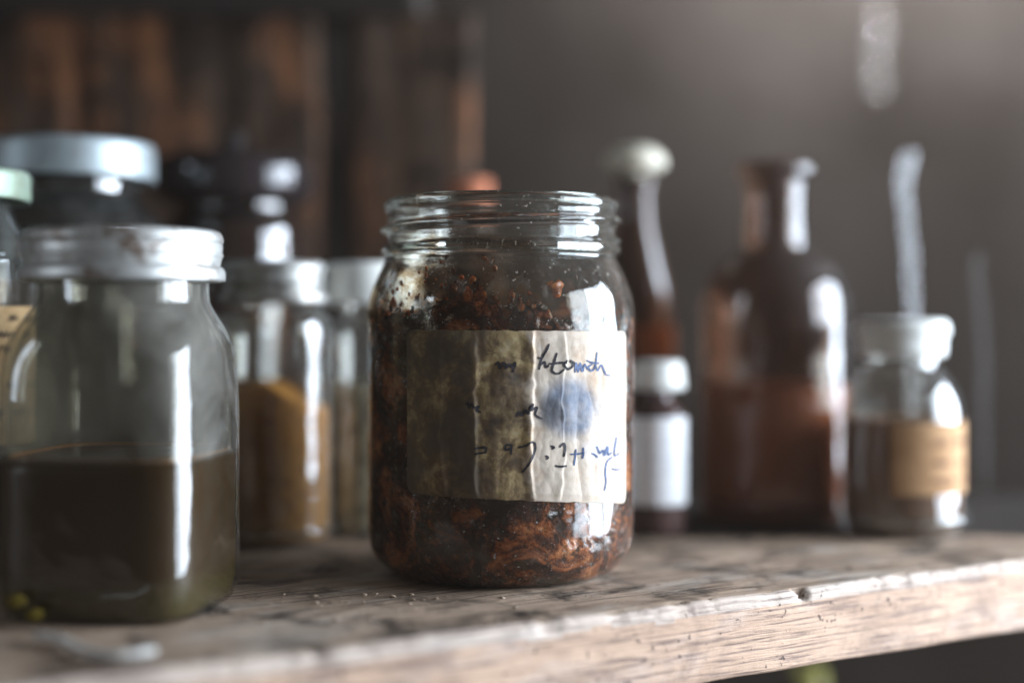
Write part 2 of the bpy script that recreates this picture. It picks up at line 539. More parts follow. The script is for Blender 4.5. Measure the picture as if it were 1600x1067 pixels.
def top_z(th):
    # how high the crust climbs the glass at each bearing
    s = math.degrees(th) if th < PI else math.degrees(th) - 360
    base = 0.0832 + 0.0045 * nz(math.sin(th) * 3, math.cos(th) * 3, 0.3, 1.3) + 0.0028 * nz(math.sin(th) * 12, math.cos(th) * 12, 4, 1.2)
    base += 0.006 * math.exp(-((s + 12) / 12) ** 2) - 0.012 * math.exp(-((s - 50) / 20) ** 2) - 0.002 * math.exp(-((s + 62) / 16) ** 2)
    return base
def crust_fn(r, z, th, i):
    tz = top_z(th)
    zz = 0.0022 + (tz - 0.0022) * z
    rr = r
    if zz < 0.0135:     # follow the heel
        rr = r - 0.0055 * ((0.0135 - zz) / 0.0113) ** 2 * (r / RI)
    if zz > 0.078:
        rr = min(rr, RI - 1.1 * max(0, zz - 0.0850))
    a, b = math.sin(th) * r, math.cos(th) * r
    edge = min(1, r / RI) ** 6
    rr -= edge * (0.0011 * max(0, nz(a, b, zz, 230) + 0.1) + 0.0016 * max(0, nz(a, b, zz, 85) - 0.05))
    dz = (1 - edge) * 0.006 * nz(a, b, 0, 70) if z > 0.98 else 0
    return (rr * math.sin(th), -rr * math.cos(th), zz + dz)
cp = [(0, 0.0)] + [(RI * k / 8, 0.0) for k in range(1, 8)] + [(RI, k / 130) for k in range(0, 131)] + [(RI * (1 - k / 14), 1.0 - 0.004 * k) for k in range(1, 14)]
me = lathe(cp, 300, crust_fn)
link('contents', me, M_syrup, jar)

# crumbs and smears stuck to the inside of the shoulder and neck
bm = bmesh.new()
rnd = random.Random(11)
def inner_r(z):
    best = None
    pts = outer_r
    for a, b in zip(pts, pts[1:]):
        if a[1] <= z <= b[1] and b[1] > a[1]:
            t = (z - a[1]) / (b[1] - a[1])
            best = a[0] + (b[0] - a[0]) * t
    return (best or RB) - 0.0029
def blob(th, z, s, flat=0.5, mat=0, sub=2):
    r = inner_r(z) - s * flat * 0.7
    c = Vector((r * math.sin(th), -r * math.cos(th), z))
    nrm = Vector((math.sin(th), -math.cos(th), 0))
    tg = Vector((math.cos(th), math.sin(th), 0))
    g = bmesh.ops.create_icosphere(bm, subdivisions=sub, radius=1)
    off = rnd.random() * 50
    el = 0.7 + rnd.random() * 0.8
    vs = g['verts']
    for vtx in vs:
        p = vtx.co.copy()
        k = 1 + 0.55 * noise.noise(p * 1.4 + Vector((off, 0, 0))) + 0.25 * noise.noise(p * 3.5 + Vector((0, off, 0)))
        vtx.co = c + (nrm * p.y * flat + tg * p.x + Vector((0, 0, 1)) * p.z * el) * s * k
    for f in set(f for vtx in vs for f in vtx.link_faces):
        f.material_index = mat
        f.smooth = True
for k in range(620):
    th = rnd.uniform(0, 2 * PI)
    tz = top_z(th)
    h = min(rnd.expovariate(1 / 0.0050), 0.024)
    sdeg = (math.degrees(th) + 180) % 360 - 180
    if 20 < sdeg < 62 and rnd.random() < 0.8: continue
    s = rnd.uniform(0.0004, 0.0016) * (1 - h / 0.032)
    blob(th, tz - 0.001 + h, s, 0.4, 1 if rnd.random() < 0.25 else 0, 1)
def th_of(px): return math.asin(max(-1, min(1, (px - 783) / 200)))
for (px, py, s) in ((868, 452, 0.0022), (846, 508, 0.0021), (853, 498, 0.0016), (735, 470, 0.0021), (728, 500, 0.0018), (742, 484, 0.0013), (898, 500, 0.0012), (970, 505, 0.002), (664, 505, 0.0016)):
    th = th_of(px)
    dd = JD - 0.04 * math.cos(th)
    blob(th, EYE + (HZ - py) * dd / F, s, 0.55, 1, 3)
bmesh.ops.recalc_face_normals(bm, faces=bm.faces)
me = bpy.data.meshes.new('m'); bm.to_mesh(me); bm.free()
link('residue', me, [M_syrup, M_amber], jar)

# creased paper label wrapped round the front
def lab_th(px): return math.asin(max(-0.99, min(0.99, (px - 783) / 207)))
def lab_z(px, py):
    th = lab_th(px)
    return EYE + (HZ - py) * (JD - RB * math.cos(th)) / F
T0, T1 = lab_th(648), lab_th(970)
creases = [(lab_th(748), 0.0007, 0.020), (lab_th(827), 0.0008, 0.016), (lab_th(874), 0.0003, 0.010), (lab_th(700), 0.0004, 0.02)]
def lab_relief(th, z):
    h = 0.00025
    for c, a, wd in creases:
        cc = c + 0.060 * nz(0, c * 9, z, 55) + 0.018 * nz(0, c, z, 260)
        d = th - cc
        # a fold: steep face turned to the right, long slope to the left
        h += a * (0.55 + 0.9 * abs(nz(3, c * 5, z, 45))) * (math.exp(-(d / wd) ** 2) if d > 0 else math.exp(-(d / (wd * 3.2)) ** 2))
    x = th * RB
    n = nz(x, 2, z, 130)
    h += 0.0007 * max(0, nz(x, 2, z, 75)) + 0.0005 * abs(nz(x * 1.5, 31, z * 0.5, 110)) + 0.00022 * abs(n) + 0.00012 * abs(nz(x, 7, z, 330)) + 0.0004 * max(0, 0.12 - abs(nz(x, 12, z * 0.7, 60))) + 0.0003 * max(0, nz(x * 1.0, 4, z * 0.35, 90))
    return h
def lab_pt(u, v, lift=0.0):
    th = T0 + (T1 - T0) * u
    zt = lab_z(783, 515.5) + 0.0003 * nz(th, 0, 0, 14) - 0.0005 * u
    zb = lab_z(783, 784) + 0.0014 - 0.0050 * u ** 2 + 0.0003 * nz(th, 9, 0, 12)
    # rounded corners
    cr = 0.0032
    wtot = (T1 - T0) * RB
    e = min(u, 1 - u) * wtot
    if e < cr:
        k = cr - math.sqrt(max(0, cr * cr - (cr - e) ** 2))
        zt -= k * 0.6; zb += k
    z = zb + (zt - zb) * v
    r = RB + lab_relief(th, z) * min(1, 0.35 + min(u, 1 - u, v, 1 - v) * 14) + lift
    return Vector((r * math.sin(th), -r * math.cos(th), z))
q = NT('stained_paper')
v = q.coords()
sx = q.n('ShaderNodeSeparateXYZ', {0: q.tc.outputs['Object']})
X, Z = sx.outputs[0], sx.outputs[2]
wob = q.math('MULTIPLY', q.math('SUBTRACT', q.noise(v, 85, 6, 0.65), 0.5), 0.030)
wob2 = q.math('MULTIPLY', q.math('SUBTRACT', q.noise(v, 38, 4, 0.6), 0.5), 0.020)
paper = q.mix(q.noise(v, 190, 6, 0.7), (0.36, 0.28, 0.20), (0.58, 0.50, 0.42))
paper = q.mix(q.ramp(q.noise(v, 70, 5, 0.7), [(0.50, 0), (0.66, 0.75)]), paper, (0.36, 0.24, 0.15))
# syrup that soaked through from the left
def smooth(val, a, b):
    mr = q.n('ShaderNodeMapRange', {'Value': val, 'From Min': a, 'From Max': b, 'To Min': 0.0, 'To Max': 1.0}, interpolation_type='SMOOTHSTEP')
    return mr.outputs[0]
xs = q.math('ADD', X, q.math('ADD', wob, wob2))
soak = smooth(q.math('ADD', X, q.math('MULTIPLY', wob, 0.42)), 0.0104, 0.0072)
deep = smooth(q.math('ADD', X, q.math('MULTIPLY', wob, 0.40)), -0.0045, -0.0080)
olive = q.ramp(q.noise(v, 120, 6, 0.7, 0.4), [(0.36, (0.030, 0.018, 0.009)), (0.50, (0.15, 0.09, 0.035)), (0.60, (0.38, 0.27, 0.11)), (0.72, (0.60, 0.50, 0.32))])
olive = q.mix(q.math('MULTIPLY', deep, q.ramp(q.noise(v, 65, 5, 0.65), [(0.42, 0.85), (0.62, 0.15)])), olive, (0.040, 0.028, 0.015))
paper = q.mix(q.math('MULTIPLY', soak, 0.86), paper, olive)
# blue ink smudge
def spot(cx, cz, rx, rz, soft=0.4):
    a = q.math('DIVIDE', q.math('SUBTRACT', q.math('ADD', X, q.math('MULTIPLY', wob, 0.22)), cx), rx)
    b = q.math('DIVIDE', q.math('SUBTRACT', q.math('ADD', Z, q.math('MULTIPLY', wob2, 0.25)), cz), rz)
    d = q.math('SQRT', q.math('ADD', q.math('MULTIPLY', a, a), q.math('MULTIPLY', b, b)))
    return smooth(d, 1.0 + soft, 1.0 - soft)
ink_n = q.ramp(q.noise(v, 170, 5, 0.7), [(0.3, 1.0), (0.75, 0.55)])
sxx = (892 - 783) * 0.000192
zsm = lab_z(892, 638)
paper = q.mix(q.math('MULTIPLY', spot(sxx, zsm, 0.0085, 0.0090, 0.3), q.math('MULTIPLY', ink_n, 0.95)), paper, (0.075, 0.11, 0.17))
paper = q.mix(q.math('MULTIPLY', spot((862 - 783) * 0.00019, zsm - 0.0012, 0.0032, 0.0045), 0.75), paper, (0.05, 0.05, 0.055))
paper = q.mix(q.math('MULTIPLY', spot((935 - 783) * 0.0002, lab_z(935, 700), 0.0055, 0.0030, 0.6), 0.25), paper, (0.22, 0.32, 0.55))
paper = q.mix(q.math('MULTIPLY', spot(0.0005, lab_z(783, 640), 0.0060, 0.0060, 0.5), 0.5), paper, (0.05, 0.03, 0.022))
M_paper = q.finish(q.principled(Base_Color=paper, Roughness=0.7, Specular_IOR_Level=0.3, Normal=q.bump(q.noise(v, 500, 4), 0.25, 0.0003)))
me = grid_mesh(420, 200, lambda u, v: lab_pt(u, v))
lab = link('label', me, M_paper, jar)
md = lab.modifiers.new('thick', 'SOLIDIFY'); md.thickness = 0.00012; md.offset = -1

def ribbon(bm, pts, width, surf, mat=0):
    """pts: surface parameter pairs; surf(p, lift) -> point. A pen stroke lying on the paper."""
    dense = []
    for i in range(len(pts) - 1):
        p0 = pts[max(i - 1, 0)]; p1 = pts[i]; p2 = pts[i + 1]; p3 = pts[min(i + 2, len(pts) - 1)]
        for k in range(8):
            t = k / 8
            dense.append(tuple(0.5 * (2 * p1[c] + (p2[c] - p0[c]) * t + (2 * p0[c] - 5 * p1[c] + 4 * p2[c] - p3[c]) * t * t + (3 * p1[c] - p0[c] - 3 * p2[c] + p3[c]) * t ** 3) for c in (0, 1)))
    dense.append(pts[-1])
    prev = None
    n = len(dense)
    for i, p in enumerate(dense):
        a = dense[max(i - 1, 0)]; b = dense[min(i + 1, n - 1)]
        dx, dy = b[0] - a[0], b[1] - a[1]
        L = math.hypot(dx, dy) or 1
        wd = width * (0.55 + 0.45 * math.sin(PI * (0.12 + 0.8 * i / n))) * (1 + 0.35 * noise.noise(Vector((p[0] * 0.3, p[1] * 0.3, 1))))
        nx, ny = -dy / L * wd / 2, dx / L * wd / 2
        v1 = bm.verts.new(surf((p[0] + nx, p[1] + ny)))
        v2 = bm.verts.new(surf((p[0] - nx, p[1] - ny)))
        if prev:
            f = bm.faces.new((prev[0], v1, v2, prev[1])); f.material_index = mat
        prev = (v1, v2)
strokes = [
 [(485, 250), (500, 235), (508, 268), (528, 236), (540, 268), (555, 240)], [(560, 240), (566, 262), (584, 236), (580, 262), (572, 292)],
 [(754, 132), (738, 172), (716, 215), (703, 275)], [(712, 250), (730, 232), (738, 262), (752, 250)], [(696, 208), (716, 212), (726, 196)],
 [(792, 182), (778, 235), (768, 282), (798, 298), (828, 272)], [(752, 244), (800, 238), (842, 236)],
 [(845, 222), (826, 248), (848, 272), (874, 250), (860, 226), (888, 242)],
 [(884, 292), (890, 238), (902, 288), (912, 240), (926, 286), (936, 246), (954, 276)],
 [(978, 244), (956, 262), (972, 282), (992, 252), (1003, 178)], [(992, 250), (1004, 280), (1024, 250), (1042, 286), (1048, 302), (1074, 308)], [(945, 224), (975, 236), (1015, 240)],
 [(338, 468), (352, 458), (356, 486), (372, 464), (382, 492)], [(386, 486), (404, 478), (394, 500), (414, 512)],
 [(588, 536), (604, 510), (618, 528), (634, 498), (646, 520), (652, 486)], [(652, 486), (672, 466), (664, 500), (692, 484), (684, 522), (704, 540), (722, 546)],
 [(380, 714), (412, 708), (440, 714)], [(382, 744), (410, 738), (442, 734)], [(420, 700), (440, 712), (430, 740)],
 [(562, 692), (538, 694), (536, 720), (564, 710), (566, 692), (564, 746)], [(598, 708), (625, 700), (650, 690)],
 [(640, 690), (672, 676), (684, 700), (676, 745), (652, 795), (618, 846)],
 [(764, 698), (778, 706), (768, 716)], [(736, 752), (748, 760), (742, 772)], [(806, 706), (828, 684), (836, 715), (828, 758)], [(784, 808), (812, 812), (842, 808)],
 [(890, 716), (886, 760), (880, 806)], [(862, 744), (900, 742), (932, 734)], [(925, 706), (926, 740), (922, 768)],
 [(968, 738), (990, 748), (1004, 762)], [(1000, 700), (1010, 726), (1016, 742)], [(1016, 742), (1034, 722), (1040, 750), (1056, 702), (1060, 748), (1082, 732)], [(1106, 648), (1098, 700), (1098, 752), (1126, 738)],
 [(1084, 760), (1056, 786), (1046, 840), (1048, 900), (1038, 948)], [(1080, 824), (1108, 830), (1134, 826)],
]
def lab_surf(p):
    px, py = 640 + p[0] / 3.5556, 500 + p[1] / 3.5556
    th = lab_th(px)
    u = (th - T0) / (T1 - T0)
    zz = lab_z(px, py)
    r = RB + lab_relief(th, zz) + 0.00012
    return Vector((r * math.sin(th), -r * math.cos(th), zz))
bm = bmesh.new()
for st in strokes:
    right = sum(p[0] for p in st) / len(st) > 860
    ribbon(bm, st, 12.5 if not right else 10.5, lab_surf, 1 if right else 0)
me = bpy.data.meshes.new('m'); bm.to_mesh(me); bm.free()
M_ink = plain('black_ink', (0.02, 0.02, 0.025), (0.06, 0.055, 0.06), 0.6, 700)
M_ink_blue = plain('blue_black_ink', (0.035, 0.05, 0.10), (0.11, 0.15, 0.26), 0.6, 500)
link('handwriting', me, [M_ink, M_ink_blue], lab)

# ------------------------------------------------------------------ other jars and bottles
def prof_px(pts, d, n=6):
    """(radius px, row px) pairs measured in the photo at distance d -> smooth metric profile"""
    return smooth_profile([((p[0] * d / F, max(0.0, zat(p[1], d))) + tuple(p[2:])) for p in pts], n)
def base_pts(r, d, heel=0.14):
    R = r * d / F
    return [(0, 0.0012), (R * 0.72, 0.0006), (R * 0.9, 0.0), (R * (1 - heel * 0.25), R * heel * 0.45), (R, R * heel * 1.7)]
def body_profile(r, d, upper, heel=0.14, n=6):
    return smooth_profile(base_pts(r, d, heel) + [((p[0] * d / F), zat(p[1], d)) + tuple(p[2:]) for p in upper], n)
def fill(outerp, t, ztop, base=0.0020):
    """liquid column just inside a body profile up to ztop"""
    pts = [(0, base)]
    for r, z in outerp:
        if r > 0.002 and z < ztop:
            rr = max(r - t - 0.0004, 0.001)
            zz = max(z, base)
            if zz > pts[-1][1] + 1e-5 or rr > pts[-1][0]:
                pts.append((rr, zz))
    pts.append((pts[-1][0], ztop - 0.0004)); pts.append((pts[-1][0] * 0.97, ztop))
    pts.append((pts[-1][0] * 0.5, ztop)); pts.append((0, ztop))
    return pts
def band_label(parent, R, z0, z1, t0, t1, mat, fn=None, lift=0.00025):
    def g(u, v):
        th = t0 + (t1 - t0) * u
        z = z0 + (z1 - z0) * v
        r = R + lift + 0.00015 * abs(nz(th, 0, z * 60, 3))
        if fn:
            return fn(r, z, th, 0)
        return (r * math.sin(th), -r * math.cos(th), z)
    o = link('label', grid_mesh(60, 24, g), mat, parent)
    md = o.modifiers.new('thick', 'SOLIDIFY'); md.thickness = 0.0002; md.offset = -1
    return o
def scribble(parent, R, lines, t0, t1, mat, seed, amp, wd):
    """rows of small cursive writing on a round label; lines: heights"""
    rn = random.Random(seed)
    bm = bmesh.new()
    for z in lines:
        th = t0
        while th < t1:
            n = rn.randint(3, 6)
            pts = []
            for k in range(n * 2):
                pts.append(((th * R * 1e4), (z + (amp if k % 2 else -amp) * rn.uniform(0.5, 1.1)) * 1e4))
                th += amp * 0.9 / R * rn.uniform(0.6, 1.2)
            ribbon(bm, pts, wd * 1e4, lambda p: Vector(((R + 0.0006) * math.sin(p[0] / R / 1e4), -(R + 0.0006) * math.cos(p[0] / R / 1e4), p[1] / 1e4)))
            th += amp * 2.5 / R
    me = bpy.data.meshes.new('m'); bm.to_mesh(me); bm.free()
    return link('handwriting', me, mat, parent)
def ribbed_lid(d, rp, y_top, y_bot, ribs, amp=5, mat=None, parent=None, flare=3, fn=None, name='lid'):
    pts = [(0, zat(y_top + 2, d)), ((rp - 22) * d / F, zat(y_top + 2, d)), ((rp - 14) * d / F, zat(y_top, d)), ((rp - 5) * d / F, zat(y_top, d)), (rp * d / F, zat(y_top + 8, d))]
    y0 = y_top + 8
    H = (y_bot - y0) / max(ribs, 1)
    for k in range(ribs):
        ya = y0 + H * k
        pts.append(((rp + (flare if k == ribs - 1 else 0)) * d / F, zat(ya + H * 0.42, d)))
        if k < ribs - 1:
            pts.append(((rp - amp) * d / F, zat(ya + H * 0.72, d)))
            pts.append(((rp - amp) * d / F, zat(ya + H * 0.86, d)))
            pts.append(((rp - 1) * d / F, zat(ya + H * 1.08, d)))
    pts.append(((rp + flare) * d / F, zat(y_bot, d)))
    pts.append(((rp + flare - 4) * d / F, zat(y_bot + 1, d)))
    pts.append(((rp - 8) * d / F, zat(y_bot - 3, d)))
    pts.append(((rp - 10) * d / F, zat(y_top + 8, d)))
    pts.append((0, zat(y_top + 8, d)))
    return link(name, lathe(smooth_profile(pts, 4), 96, fn), mat or M_zinc, parent)

# --- square-shouldered jar, front left
D = 0.4028
t = thing('square_jar', 'large dusty square-shouldered jar of dark liquid with ribbed zinc lid, front left', 'jar', (at(193, D), D, 0), math.radians(-8))
up_ = [(180, 800), (180, 660), (179, 610), (173, 562), (160, 525), (144, 496), (133, 474), (131, 455), (131, 425)]
o1 = body_profile(180, D, up_, 0.16)
def sq(r, z, th, i):
    # rounded-square body blending into a round neck
    k = max(0.0, min(1.0, (zat(470, D) - z) / (zat(470, D) - zat(590, D))))
    k = k * k * (3 - 2 * k)
    a = sup(2 + 2.6 * k)(r, z, th, i)
    s = 1 - 0.125 * k
    return (a[0] * s, a[1] * s, z)
M_dusty = glass_thin('dusty_glass', (0.84, 0.83, 0.77), 0.30, (0.36, 0.345, 0.31), 0.09, 0.35, 0.9, zdust=0.043)
link('glass_body', lathe(shell(o1, 0.0024), 160, sq), M_dusty, t)
zl = zat(709, D)
M_oil = liquid('dark_oil', (0.034, 0.018, 0.006), (0.046, 0.024, 0.007), 0.35, (0.017, (0.048, 0.036, 0.008)))
lq = link('liquid', lathe(fill(o1, 0.0008, zl, 0.0016), 160, sq), M_oil, t)
R1 = 180 * D / F
mp = [(R1 - 0.0032, zl + 0.0001), (R1 - 0.0031, zl + 0.0009), (R1 - 0.0026, zl + 0.0012), (R1 - 0.0026, zl + 0.0001)]
link('meniscus', lathe(mp, 160, sq), liquid('amber_meniscus', (0.30, 0.14, 0.05), (0.16, 0.08, 0.03), 0.2), t)
ribbed_lid(D, 152, 362, 438, 3, 14, None, t, 4)

bm = bmesh.new()
for px, py, sr in ((50, 962, 0.0022), (20, 940, 0.0024)):
    c = Vector((at(px, 0.372) - t.location.x, 0.372 - t.location.y + 0.0022, zat(py, 0.372)))
    g = bmesh.ops.create_icosphere(bm, subdivisions=3, radius=1)
    for vtx in g['verts']:
        p = vtx.co.copy()
        vtx.co = c + Vector((p.x * 1.1, p.y * 0.6, p.z * 0.8)) * sr * (1 + 0.4 * noise.noise(p * 1.5 + c * 90))
me = bpy.data.meshes.new('m'); bm.to_mesh(me); bm.free()
me.transform(Matrix.Rotation(math.radians(8), 4, 'Z'))
link('sediment', me, plain('yellow_sediment', (0.13, 0.095, 0.012), (0.07, 0.05, 0.010), 0.7), t)

# --- jar cut by the left edge
D = 0.462
t = thing('labelled_jar', 'narrow-necked jar with green lid and tan written label, cut by left frame edge', 'jar', (at(-92, D), D, 0))
o1 = body_profile(142, D, [(142, 700), (142, 440), (140, 405), (130, 375), (115, 350), (105, 330), (102, 310)], 0.12)
M_grey_glass = glass_thin('smoky_glass', (0.70, 0.72, 0.70), 0.16, (0.30, 0.30, 0.28), 0.04, 0.3, 1.4)
link('glass_body', lathe(shell(o1, 0.002), 96), M_grey_glass, t)
link('liquid', lathe(fill(o1, 0.0009, zat(440, D)), 96), M_oil, t)
ribbed_lid(D, 133, 268, 312, 1, 2, M_green_lid, t, 0)
M_tan = plain('tan_paper', (0.50, 0.34, 0.18), (0.38, 0.24, 0.11), 0.8, 90)
R1 = 142 * D / F
lb = band_label(t, R1, zat(690, D), zat(479, D), math.radians(-20), math.radians(95), M_tan)
scribble(lb, R1, [zat(y, D) for y in (498, 522, 545, 600, 640)], math.radians(0), math.radians(88), M_ink, 3, 0.0011, 0.0004)

# --- large jar with pale tin lid
D = 0.54
t = thing('tin_lidded_jar', 'large dark glass jar under a broad pale tin lid, behind the square jar', 'jar', (at(108, D), D, 0))
o1 = body_profile(146, D, [(146, 700), (146, 400), (143, 370), (134, 345), (116, 322), (106, 308), (104, 290), (104, 262)], 0.12)
M_dkgl = glass_thin('dark_smoky_glass', (0.45, 0.45, 0.44), 0.12, (0.34, 0.34, 0.32), 0.05, 0.25, 1.8)
link('glass_body', lathe(shell(o1, 0.0022), 96), M_dkgl, t)
link('liquid', lathe(fill(o1, 0.0009, zat(356, D)), 96), liquid('black_liquor', (0.022, 0.02, 0.018), (0.04, 0.033, 0.026), 0.4), t)
ribbed_lid(D, 130, 226, 281, 1, 1, M_zinc_blue, t, 1)

# --- black-lidded apothecary jar
D = 0.61
t = thing('apothecary_jar', 'wide dark brown apothecary jar with low black lid, against the blotched boards', 'jar', (at(366, D), D, 0))
o1 = body_profile(112, D, [(112, 700), (112, 420), (111, 380), (106, 355), (98, 342), (93, 330), (93, 318)], 0.12)
M_brown = dark_glass('brown_bottle_glass', (0.045, 0.028, 0.018))
link('glass_body', lathe(shell(o1, 0.0025), 96), glass_thin('brown_thin_glass', (0.35, 0.22, 0.12), 0.06, (0.35, 0.32, 0.3), 0.04, 0.25, 2.2), t)
link('liquid', lathe(fill(o1, 0.001, zat(352, D)), 96), liquid('umber_powder', (0.07, 0.045, 0.03), (0.11, 0.07, 0.045), 0.6), t)
lp = prof_px([(0, 243), (80, 244), (112, 249), (122, 262), (125, 280), (123, 300), (116, 314), (106, 320), (96, 323), (60, 323), (0, 323)], D)
lid = link('lid', lathe(lp, 96), dark_glass('black_glaze', (0.018, 0.014, 0.014), 0.1), t)
kp = prof_px([(0, 206), (12, 208), (17, 220), (12, 234), (15, 241)], D, 5)
link('knob', lathe(kp, 40), M_black_lid, lid)

# --- spice jar
D = 0.522
t = thing('spice_jar', 'glass jar of orange-brown ground spice with ribbed metal lid, left of open jar', 'jar', (at(428, D), D, 0))
o1 = body_profile(93, D, [(93, 800), (93, 560), (92, 520), (86, 497), (76, 484), (71, 476), (70, 450)], 0.16)
M_clear = glass_thin('clear_thin_glass', (0.96, 0.96, 0.94), 0.10, (0.42, 0.44, 0.43), 0.03, 0.25, 1.4)
link('glass_body', lathe(shell(o1, 0.0016), 96), M_clear, t)
q = NT('ground_spice')
v = q.coords()
zz = q.n('ShaderNodeSeparateXYZ', {0: q.tc.outputs['Object']}).outputs[2]
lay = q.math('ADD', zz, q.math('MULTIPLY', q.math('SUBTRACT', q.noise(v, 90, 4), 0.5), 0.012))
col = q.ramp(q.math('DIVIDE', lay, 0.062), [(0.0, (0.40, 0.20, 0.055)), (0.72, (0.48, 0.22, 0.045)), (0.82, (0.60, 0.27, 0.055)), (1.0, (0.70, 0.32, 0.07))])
col = q.mix(q.ramp(q.noise(v, 240, 5, 0.7), [(0.52, 0), (0.68, 0.7)]), col, (0.14, 0.06, 0.02))
M_spice = q.finish(q.principled(Base_Color=col, Roughness=0.9, Normal=q.bump(q.noise(v, 500, 4), 0.8, 0.001)))
def spice_fn(r, z, th, i):
    rr = 93 * D / F - 0.0021
    k = r / rr
    zt = z
    if z > 0.045:
        zt = z + (0.006 * math.exp(-((k * math.sin(th) + 0.15) ** 2) * 2.5) - 0.004 * max(0, k * math.sin(th))) + 0.0012 * nz(r * math.sin(th), r * math.cos(th), 0, 160)
    return (r * math.sin(th), -r * math.cos(th), zt)
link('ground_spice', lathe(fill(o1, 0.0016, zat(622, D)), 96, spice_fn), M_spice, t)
ribbed_lid(D, 79, 410, 472, 3, 11, None, t, 3)

# --- pale-lidded jar behind the open jar
D = 0.542
t = thing('herb_jar', 'slim jar of pale dried flakes with white tin lid, half behind the open jar', 'jar', (at(572, D), D, 0))
o1 = body_profile(58, D, [(58, 800), (58, 560), (57, 520), (52, 500), (46, 488), (44, 470)], 0.16)
link('glass_body', lathe(shell(o1, 0.0014), 80), M_clear, t)
M_herb = plain('dried_flakes', (0.42, 0.36, 0.24), (0.06, 0.05, 0.035), 0.9, 150, 1.0)
def herb_fn(r, z, th, i):
    s = 1 - 0.06 * max(0, nz(math.sin(th) * 3, math.cos(th) * 3, z * 200, 1.5))
    return (r * s * math.sin(th), -r * s * math.cos(th), z + (0.002 * nz(r * math.sin(th), r * math.cos(th), 0, 200) if z > 0.05 else 0))
link('dried_flakes', lathe(fill(o1, 0.0014, zat(602, D)), 80, herb_fn), M_herb, t)
ribbed_lid(D, 63, 412, 472, 1, 2, M_white_cap, t, 1)

# --- corked bottle behind the rim
D = 0.635
t = thing('corked_bottle', 'dark bottle with reddish cork showing just above the open jar rim', 'bottle', (at(735, D), D, 0))
o1 = body_profile(70, D, [(70, 700), (70, 500), (62, 440), (40, 400), (31, 370), (30, 330), (33, 322), (33, 314)], 0.12)
link('glass_body', lathe(shell(o1, 0.0025), 80), M_brown, t)
link('cork', lathe(prof_px([(0, 282), (28, 282), (32, 285), (31, 300), (27, 330), (22, 345), (0, 345)], D, 4), 48), M_cork, t)

# --- slender bottle with cream mushroom stopper
D = 0.615
t = thing('stoppered_bottle', 'slender reddish-brown bottle with cream mushroom stopper, right of open jar', 'bottle', (at(992, D), D, 0))
o1 = body_profile(62, D, [(62, 760), (62, 560), (61, 500), (55, 450), (42, 400), (31, 360), (27, 330), (26, 300), (30, 294), (31, 284), (28, 280)], 0.12)
link('glass_body', lathe(shell(o1, 0.0022), 80), dark_glass('red_brown_glass', (0.050, 0.032, 0.024)), t)
link('stopper', lathe(prof_px([(0, 229), (22, 230), (40, 240), (47, 254), (44, 263), (30, 269), (16, 273), (15, 282), (14, 300), (0, 300)], D, 5), 48), M_cream, t)
R1 = 62 * D / F
band_label(t, R1, zat(560, D), zat(508, D), math.radians(-50), math.radians(80), plain('rusty_paper', (0.22, 0.10, 0.05), (0.13, 0.06, 0.035), 0.8))

# --- small white-labelled bottle
D = 0.546
t = thing('small_bottle', 'small bottle with white cap and wide white label, right of open jar', 'bottle', (at(1028, D), D, 0))
o1 = body_profile(43, D, [(43, 790), (43, 665), (41, 648), (33, 634), (24, 626), (22, 612), (22, 600)], 0.2)
link('glass_body', lathe(shell(o1, 0.0014), 64), dark_glass('purple_brown_glass', (0.06, 0.035, 0.032)), t)
link('cap', lathe(prof_px([(0, 564), (28, 564), (37, 568), (40, 585), (42, 603), (38, 608), (22, 609), (0, 609)], D, 4), 48), M_white_cap, t)
R1 = 43 * D / F
lb = band_label(t, R1, zat(786, D), zat(650, D), math.radians(-85), math.radians(95), plain('white_paper', (0.90, 0.90, 0.90), (0.84, 0.84, 0.86), 0.7))
scribble(lb, R1, [zat(y, D) for y in (690, 712, 734)], math.radians(-30), math.radians(60), plain('faint_ink', (0.5, 0.52, 0.6), (0.6, 0.62, 0.7), 0.7), 5, 0.0006, 0.0003)

# --- big brown bottle
D = 0.585
t = thing('brown_bottle', 'tall round-shouldered brown glass bottle, open-necked, right of centre', 'bottle', (at(1210, D), D, 0))
o1 = body_profile(115, D, [(115, 760), (115, 560), (115, 500), (112, 465), (102, 435), (82, 412), (62, 400), (52, 390), (48, 370), (46, 330), (47, 300), (50, 284), (59, 276), (62, 266), (58, 257)], 0.14)
link('glass_body', lathe(shell(o1, 0.003), 96), glass_thin('amber_bottle_glass', (0.66, 0.54, 0.46), 0.10, (0.35, 0.33, 0.32), 0.05, 0.35, 0.8), t)
link('liquid', lathe(fill(o1, 0.001, zat(600, D)), 96), liquid('red_brown_tincture', (0.38, 0.16, 0.085), (0.44, 0.20, 0.10), 0.6), t)

# --- white-capped jar on the right
D = 0.545
t = thing('capped_jar', 'squat jar with white cap and kraft paper label, rightmost on the shelf', 'jar', (at(1409, D), D, 0))
o1 = body_profile(93, D, [(93, 800), (93, 680), (91, 640), (82, 608), (68, 586), (57, 572), (53, 560), (52, 545)], 0.2)
link('glass_body', lathe(shell(o1, 0.0018), 96), M_clear, t)
link('liquid', lathe(fill(o1, 0.0007, zat(652, D)), 96), liquid('brown_tincture', (0.16, 0.09, 0.055), (0.11, 0.06, 0.035), 0.6), t)
link('cap', lathe(prof_px([(0, 500), (58, 500), (68, 504), (71, 512), (71, 522), (66, 526), (66, 534), (65, 553), (58, 556), (40, 557), (0, 557)], D, 4), 80), M_white_cap, t)
R1 = 93 * D / F
lb = band_label(t, R1, zat(764, D), zat(655, D), math.radians(-25), math.radians(100), plain('kraft_paper', (0.42, 0.25, 0.13), (0.33, 0.185, 0.09), 0.8))
